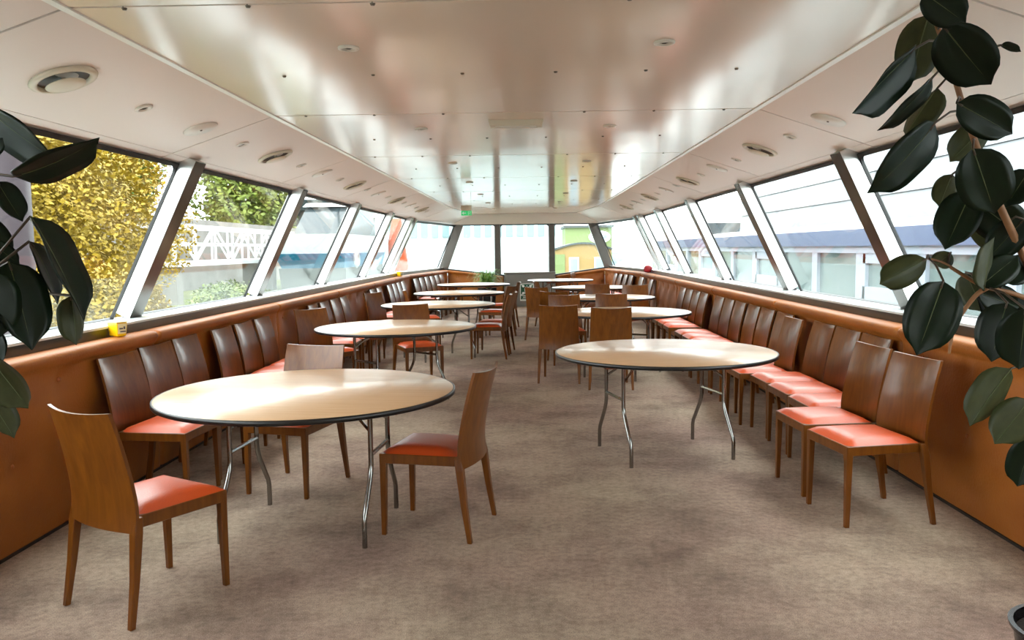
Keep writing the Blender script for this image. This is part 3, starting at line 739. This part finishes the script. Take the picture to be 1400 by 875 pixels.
# foliage on the far sides of the two plants, away from the aisle
for k in range(16):
    z = .75+.055*k; a_ = -1.2+2.4*((k*.382) % 1); r_ = .17+.05*(k % 3)
    b_ = (1.94-.012*k+.05*math.cos(a_), 2.5+.06*math.sin(a_), z)
    LEAF_R.append((*b_, b_[0]+r_*math.cos(a_), b_[1]+r_*math.sin(a_), z-.02-.05*(k % 3), .25*math.cos(a_), .25*math.sin(a_), .93, .11))
    b_ = (-1.56+.006*k-.04*math.cos(a_), 2.0+.06*math.sin(a_), z+.1)
    LEAF_L.append((*b_, b_[0]-r_*math.cos(a_), b_[1]+r_*math.sin(a_), z+.08-.05*(k % 3), -.25*math.cos(a_), .25*math.sin(a_), .93, .11))
plant('rubber_plant', (1.87, 2.52, 0), 'large dark leaved rubber plant in a black pot, right edge', LEAF_R,
      [([(1.87, 2.52, .33), (1.93, 2.5, .7), (1.85, 2.48, 1.1), (1.70, 2.48, 1.38), (1.591, 2.48, 1.582), (1.513, 2.48, 1.737), (1.453, 2.48, 1.879), (1.408, 2.48, 1.998), (1.364, 2.48, 2.127), (1.312, 2.48, 2.266), (1.285, 2.47, 2.36)], .016, .006),
       ([(1.85, 2.48, 1.1), (1.76, 2.48, 1.33), (1.665, 2.48, 1.404), (1.586, 2.48, 1.443), (1.486, 2.48, 1.47), (1.419, 2.48, 1.507), (1.363, 2.48, 1.541), (1.319, 2.48, 1.554)], .010, .004),
       ([(1.50, 2.48, 1.466), (1.466, 2.49, 1.438), (1.42, 2.5, 1.36), (1.404, 2.5, 1.30), (1.40, 2.5, 1.26)], .008, .004)], .2, .36)
plant('rubber_plant', (-1.52, 2.0, 0), 'dark leaved rubber plant reaching in at the left edge', LEAF_L,
      [([(-1.52, 2.0, .33), (-1.50, 2.02, .8), (-1.42, 2.0, 1.3), (-1.38, 2.02, 1.7), (-1.36, 2.03, 2.05)], .015, .006),
       ([(-1.50, 2.0, .7), (-1.40, 1.98, 1.0), (-1.33, 1.97, 1.25), (-1.29, 1.98, 1.5)], .010, .004)], .2, .36)
# spider plant by the end panel
sp = tag(empty('spider_plant', (-1.05, YE-.85, 0)), 'bushy green spider plant in a dark pot by the end wall', 'plant')
mb = MB(); mb.lathe([(0, 0), (.2, 0), (.26, .55), (.28, .56), (.25, .56), (0, .52)], 20); part('pot', mb, 'pot_black', sp, 'auto')
mb = MB()
for k in range(170):
    a = random.uniform(0, 2*math.pi); ln = random.uniform(.35, .75); up = random.uniform(.25, .62); wd = .012
    d = Vector((math.cos(a), math.sin(a), 0)); sd = Vector((-d.y, d.x, 0)); pr = []
    for i in range(6):
        t = i/5; p = Vector((0, 0, .54))+d*(.05+ln*t*.75)+Vector((0, 0, up*math.sin(t*2.2)-.2*t*t)); wv = wd*(1-t*.85)
        pr += [p-sd*wv, p+sd*wv]
    mb.add(pr, [(2*i, 2*i+1, 2*i+3, 2*i+2) for i in range(5)])
tag(part('foliage', mb, 'grass_blade', sp, True), kind='stuff')

# ------------------------------------------------------------------ outside
mb = MB(); mb.box(-160, 160, -80, 260, -1.4, -1.3)
tag(part('water', mb, 'water', None), 'grey green harbour water around the boat', 'water', kind='stuff')
def bush(name, label, cx, cy, cz, rx, ry, rz, n, m, size=.14, trunk=True, group='trees and bushes on the bank'):
    e = tag(empty(name, (cx, cy, -.6)), label, 'bush', group); mb = MB(); dz = cz+.6
    blobs = []
    for k in range(16):
        a, b = random.uniform(0, 6.28), random.uniform(-.9, 1)
        q = math.sqrt(max(0, 1-b*b)); blobs.append((Vector((math.cos(a)*q*rx*.6, math.sin(a)*q*ry*.6, dz+b*rz*.6)), random.uniform(.32, .5)))
    vs = []; fs = []
    for k in range(n):
        c, r = random.choice(blobs); d = Vector((random.gauss(0, 1), random.gauss(0, 1), random.gauss(0, 1))).normalized()
        p = c+Vector((d.x*rx*r, d.y*ry*r, d.z*rz*r))*random.uniform(.75, 1.05)
        if p.z < .02: p.z = random.uniform(.02, .3)
        u = Vector((random.gauss(0, 1), random.gauss(0, 1), random.gauss(0, .6))).normalized(); v = u.cross(d+Vector((.01, .3, .4))).normalized()
        s = size*random.uniform(.6, 1.3); o = len(vs)
        vs += [tuple(p-u*s*.5), tuple(p+v*s*.28), tuple(p+u*s*.5), tuple(p-v*s*.28)]; fs.append((o, o+1, o+2, o+3))
    mb.add(vs, fs); tag(part('foliage', mb, m, e), kind='stuff')
    mb = MB()
    for k in range(5):
        mb.tube([(random.uniform(-.2, .2), random.uniform(-.2, .2), -.3), (random.uniform(-.4, .4)*rx, random.uniform(-.3, .3)*ry, dz*.6), (random.uniform(-.7, .7)*rx, random.uniform(-.6, .6)*ry, dz+rz*.3)], [.09, .06, .02], 6)
    part('trunk', mb, 'bark', e)
# left bank
mb = MB(); mb.add([(-6.2, 4, -1.4), (-6.2, 22, -1.4), (-9, 22, .1), (-9, 4, .1), (-40, 4, .6), (-40, 60, .6), (-11.5, 60, .1), (-10, 60, -1.4)], [(0, 3, 2, 1), (3, 4, 5, 6, 2), (1, 2, 6, 7)])
mb.add([(-6.2, 4, -1.4), (-9, 4, .1), (-40, 4, .6), (-40, 4, -1.4)], [(0, 1, 2, 3)])
tag(part('river_bank', mb, 'bank_earth', None), 'grassy bank sloping to the water on the left', 'bank', kind='structure')
bush('yellow_tree', 'dense yellow green tree filling the nearest left window', -10, 15.6, 2.1, 2.4, 5.6, 3.5, 70000, 'leaf_yellow', .105)
bush('yellow_bush', 'yellow bush leaning over water below the yellow tree', -6.55, 11.5, .1, .7, 3.4, 1.5, 20000, 'leaf_yellow', .09)
bush('bank_shrub', 'light green shrub on the bank below the footbridge', -6.7, 18.3, -.1, .7, 3.0, 1.2, 14000, 'leaf_lime', .1)
bush('tall_tree', 'green tree behind the concrete wall in the second left window', -21, 38, 5.4, 3.4, 4.5, 3.4, 14000, 'leaf_green', .3)
bush('tall_tree', 'loose yellow green tree above the footbridge in the second left window', -16, 46, 5.0, 2.8, 3.6, 4.2, 12000, 'leaf_lime', .3)
bush('tall_tree', 'far green tree behind the concrete wall', -29, 52, 6, 5, 6, 4.6, 9000, 'leaf_green', .45)
mb = MB(); mb.box(-13.5, -13, 24, 60, -.5, 2.9); tag(part('quay_wall', mb, 'concrete', None), 'grey concrete wall behind the footbridge', 'wall', kind='structure')
# footbridge with lattice railings
fb = tag(empty('footbridge', (-10.5, 31.4, 1.2)), 'white footbridge with lattice railing crossing behind the shrubs', 'footbridge')
mb = MB(); mb.box(-.7, .7, -9, 9, 0, .14); part('deck', mb, 'white_paint', fb)
for y in (-8.6, 0, 8.6): mb = MB(); mb.box(-.6, .6, y-.2, y+.2, -1.35, 0); part('pier', mb, 'concrete', fb)
for x in (-.65, .65):
    for z in (1.15, .62): mb = MB(); mb.box(x-.03, x+.03, -9, 9, z, z+.08); part('rail', mb, 'white_paint', fb)
    for k in range(13):
        y = -9+k*1.5; mb = MB(); mb.box(x-.03, x+.03, y-.03, y+.03, .1, 1.2); part('upright', mb, 'white_paint', fb)
        if k < 12: mb = MB(); s = 1 if k % 2 else -1; mb.tube([(x, y, .15 if s > 0 else 1.18), (x, y+1.5, 1.18 if s > 0 else .15)], .035, 6); part('diagonal', mb, 'white_paint', fb)
# mooring pile close to the left window
mb = MB(); mb.tube([(0, 0, -.3), (0, 0, 5.5)], .3, 14); mb.tube([(0, 0, 5.5), (0, 0, 5.65)], [.3, .2], 14)
tag(part('mooring_pile', mb, 'pink_grey', None, 'auto', (-4.62, 7.05, -1.0)), 'mauve grey mooring pile outside the nearest left window', 'pile')
# white boat with blue band on the left
bt = tag(empty('moored_boat', (-7.6, 32.2, -1.3)), 'white motor boat with turquoise band moored off the left side', 'boat')
def hullp(mbx, hw, ln, z0, z1, bow):
    mbx.hexa([(-hw*.9, -ln, z0), (hw*.9, -ln, z0), (hw*.9, ln, z0), (-hw*.9, ln, z0), (-hw, -ln-bow, z1), (hw, -ln-bow, z1), (hw, ln, z1), (-hw, ln, z1)])
mb = MB(); hullp(mb, 1.2, 3.4, 0, 2.3, .4); part('lower_hull', mb, 'grey_hull', bt)
mb = MB(); hullp(mb, 1.25, 3.7, 2.3, 2.82, .4); part('blue_band', mb, 'blue_paint', bt)
mb = MB(); hullp(mb, 1.3, 4.0, 2.82, 3.5, .3); part('upper_hull', mb, 'white_paint', bt)
mb = MB(); mb.hexa([(-1.0, -2.6, 3.5), (1.0, -2.6, 3.5), (1.0, 3, 3.5), (-1.0, 3, 3.5), (-.9, -1.0, 4.6), (.9, -1.0, 4.6), (.9, 3, 4.6), (-.9, 3, 4.6)]); cb = part('cabin', mb, 'dark_glass', bt)
mb = MB(); mb.hexa([(-1.0, -1.2, 4.6), (1.0, -1.2, 4.6), (1.0, 3.1, 4.6), (-1.0, 3.1, 4.6), (-.9, -1.0, 4.75), (.9, -1.0, 4.75), (.9, 3.1, 4.75), (-.9, 3.1, 4.75)]); part('visor', mb, 'white_paint', bt)
mb = MB(); mb.tube([(0, 0, 4.7), (0, 0, 8)], .06, 6); mb.tube([(0, 1.5, 4.7), (0, -2.5, 7.0)], .05, 6); part('mast', mb, 'grey_hull', bt)
mb = MB(); mb.lathe([(.22, -.08), (.34, 0), (.22, .08), (.22, -.08)], 14); lr = part('life_ring', mb, 'white_paint', bt, True, (1.34, -2.6, 2.6)); lr.rotation_euler = (0, math.pi/2, 0)
# warehouse with orange parts behind the boat
wh = tag(empty('dock_shed', (-16.5, 58, -1.3)), 'pale dockside shed with dark upper storey beyond the blue banded boat', 'shed')
mb = MB(); mb.box(-4, 4, -6, 8, 0, 5.5); part('wall', mb, 'shed_grey', wh); mb = MB(); mb.box(-4.3, 4.3, -6.4, 8.4, 5.5, 6.2); part('roof', mb, 'dark_glass', wh)
for k in range(4):
    mb = MB(); mb.box(-3.5+k*1.9, -2.3+k*1.9, -6.05, -5.9, 3, 4.6); part('window', mb, 'dark_glass', wh)
flg = tag(empty('orange_sail', (-5.4, 33.5, -1.3)), 'orange and white furled sail standing outside the far left windows', 'sail')
mb = MB(); mb.tube([(0, 0, 0), (0, 0, 6.5)], .05, 8); part('pole', mb, 'white_paint', flg)
mb = MB(); mb.tube([(0, 0, 1.3), (.04, 0, 2.2), (-.03, 0, 3.2), (0, 0, 4.2)], [.25, .42, .35, .2], 10); part('cover', mb, 'orange_paint', flg, True)
# right neighbour houseboat
hb = tag(empty('houseboat', (5.6, 14, -1.2)), 'white houseboat with navy roof band and large windows on the right', 'houseboat')
mb = MB(); mb.box(0, .2, -12, 22, -.1, 1.35); part('hull', mb, 'white_paint', hb)
mb = MB(); mb.box(3.0, 3.1, -12, 22, 1.2, 2.8); part('inner_wall', mb, 'boat_inside', hb)
mb = MB(); mb.box(0, 3.1, -12, 22, 1.2, 1.35); part('inner_floor', mb, 'boat_inside', hb)
mb = MB(); mb.box(-.12, 3.3, -12, 22, 2.78, 3.06); part('roof_band', mb, 'navy_paint', hb)
mb = MB(); mb.box(-.05, 3.3, -12, 22, 2.66, 2.78); part('eave', mb, 'pale_frame', hb)
mb = MB(); mb.add([(-.12, -12, 3.06), (-.12, 22, 3.06), (3.3, 22, 3.4), (3.3, -12, 3.4)], [(0, 3, 2, 1)]); part('roof', mb, 'white_paint', hb)
y = -11.0; k = 0
while y < 21:
    mb = MB(); mb.box(-.03, .1, y-.14, y+.14, 1.35, 2.66); part('frame_post', mb, 'pale_frame', hb)
    if k % 3 != 1:
        mb = MB(); mb.box(.03, .05, y+.14, y+1.96, 1.35, 2.66); part('pane', mb, 'boat_glass', hb)
    else:
        mb = MB(); mb.box(.03, .05, y+.24, y+1.86, 2.12, 2.5); part('pane', mb, 'boat_glass', hb)
        mb = MB(); mb.box(.03, .05, y+.24, y+1.86, 1.42, 1.9); part('pane', mb, 'boat_glass', hb)
        mb = MB(); mb.box(-.03, .08, y+.14, y+1.96, 1.9, 2.12); mb.box(-.03, .08, y+.14, y+1.96, 2.5, 2.66); mb.box(-.03, .08, y+.14, y+.24, 1.35, 2.66); mb.box(-.03, .08, y+1.86, y+1.96, 1.35, 2.66); part('sash', mb, 'pale_frame', hb)
    y += 2.1; k += 1
# white sided hall behind it
hl = tag(empty('white_hall', (10.5, 14, -1.2)), 'tall white hall with horizontal siding behind the houseboat', 'building')
for k in range(13):
    mb = MB(); z = 2+k*.75; mb.hexa([(-.06, -14, z), (.3, -14, z), (.3, 26, z), (-.06, 26, z), (0, -14, z+.74), (.3, -14, z+.74), (.3, 26, z+.74), (0, 26, z+.74)]); part('siding_board', mb, 'siding_white', hl)
mb = MB(); mb.box(.3, 6, -14, 26, -.1, 11.5); part('wall', mb, 'siding_white', hl)
# clutter further along the right
for i, (x, yy, z, a, b, c, m, l) in enumerate(((8.5, 46, 0, 2, 3, 3.6, 'white_paint', 'white cabin cruiser seen through the middle right windows'), (14, 58, 0, 3, 3, 5.5, 'pale_blue', 'pale blue cabin far off on the right'))):
    e = tag(empty('cabin_cruiser', (x, yy, -1.2)), l, 'boat')
    mb = MB(); hullp(mb, a, b, 0, c*.5, .6); part('hull', mb, m, e)
    mb = MB(); mb.hexa([(-a*.7, -b*.8, c*.5), (a*.7, -b*.8, c*.5), (a*.7, b, c*.5), (-a*.7, b, c*.5), (-a*.6, -b*.3, c), (a*.6, -b*.3, c), (a*.6, b, c), (-a*.6, b, c)]); part('cabin', mb, 'white_paint', e)
    mb = MB(); mb.box(-a*.6, a*.6, -b*.82, -b*.6, c*.58, c*.8); part('windscreen', mb, 'dark_glass', e)
# beyond the end
sh = tag(empty('white_ship', (-2.0, 62, -1.2)), 'white ship with rows of pale teal windows beyond the end windows', 'ship')
mb = MB(); mb.box(-9, 5, -3, 6, 0, 2.2); part('hull', mb, 'ship_white', sh)
mb = MB(); mb.box(-8.5, 4.6, -2.6, 6, 2.2, 5.6); part('superstructure', mb, 'ship_white', sh)
mb = MB(); mb.box(-8.2, 4.3, -2.7, -2.55, 3.4, 4.6)
for k in range(16):
    mb = MB(); x = -8.2+k*.78; mb.box(x, x+.5, -2.7, -2.55, 3.7, 4.9); part('window', mb, 'pale_teal', sh)
mb = MB(); mb.box(-7.5, 2, -1, 5, 5.6, 7.2); part('upper_deck', mb, 'ship_white', sh)
kb = tag(empty('wheelhouse_cabin', (2.55, 40, -1.3)), 'ochre and green cabin with rounded roof outside the right end window', 'cabin')
mb = MB(); mb.box(-1.2, 1.6, 0, 3, 0, 2.8)
n = 10; pr = [(-1.2+2.8*k/n, 2.8+.3*math.sin(math.pi*k/n)) for k in range(n+1)]
mb.prism([(-1.2, 2.8)]+pr[1:-1]+[(1.6, 2.8)], 0, 3); part('wall', mb, 'ochre_paint', kb)
mb = MB(); mb.prism([(p[0]*1.03, p[1]) for p in pr]+[(p[0]*1.03, p[1]+.09) for p in reversed(pr)], -.12, 3); part('roof', mb, 'grey_hull', kb)
for x in (-.5, .75):
    mb = MB(); mb.box(x, x+.5, -.05, .02, 1.2, 2.45); f = part('window', mb, 'white_paint', kb); mb = MB(); mb.box(x+.08, x+.42, -.08, -.04, 1.3, 2.37); part('pane', mb, 'pale_blue', f)
mb = MB(); mb.box(-1.22, -.7, -.06, 0, .4, 2.6); part('side_panel', mb, 'green_paint', kb)
gb = tag(empty('green_house', (3.6, 52, -1.3)), 'pale green house with oval white sign behind the ochre cabin', 'house')
mb = MB(); mb.box(-1.2, 1.8, 0, 5, 0, 4.2); part('wall', mb, 'green_paint', gb); mb = MB(); mb.box(-1.3, 1.9, -.2, 5.2, 4.2, 4.35); part('roof', mb, 'grey_hull', gb)
mb = MB(); mb.add([(1.0+.7*math.cos(k*math.pi/12), -.06, 3.6+.4*math.sin(k*math.pi/12)) for k in range(24)], [tuple(range(24))]); mb.add([(1.0+.7*math.cos(k*math.pi/12), 0, 3.6+.4*math.sin(k*math.pi/12)) for k in range(24)], [tuple(range(24))])
s_ = part('oval_sign', mb, 'sign_white', gb)
mb = MB()
for a, b in ((.55, .8), (.86, 1.05), (1.11, 1.2), (1.26, 1.46)): mb.box(a, b, -.09, -.05, 3.5, 3.72)
part('lettering', mb, 'pale_blue', s_)
# distant shore
mb = MB(); pts = [(-120+12*k, 150, 1.0+1.2*math.sin(k*.9)+1.2*math.sin(k*.37+1)) for k in range(21)]
vs = [(p[0], p[1], -1.3) for p in pts]+[(p[0], p[1], p[2]+1.5) for p in pts]+[(p[0], p[1]+40, p[2]+1.5) for p in pts]
mb.add(vs, [(k, k+1, k+22, k+21) for k in range(20)]+[(k+21, k+22, k+43, k+42) for k in range(20)])
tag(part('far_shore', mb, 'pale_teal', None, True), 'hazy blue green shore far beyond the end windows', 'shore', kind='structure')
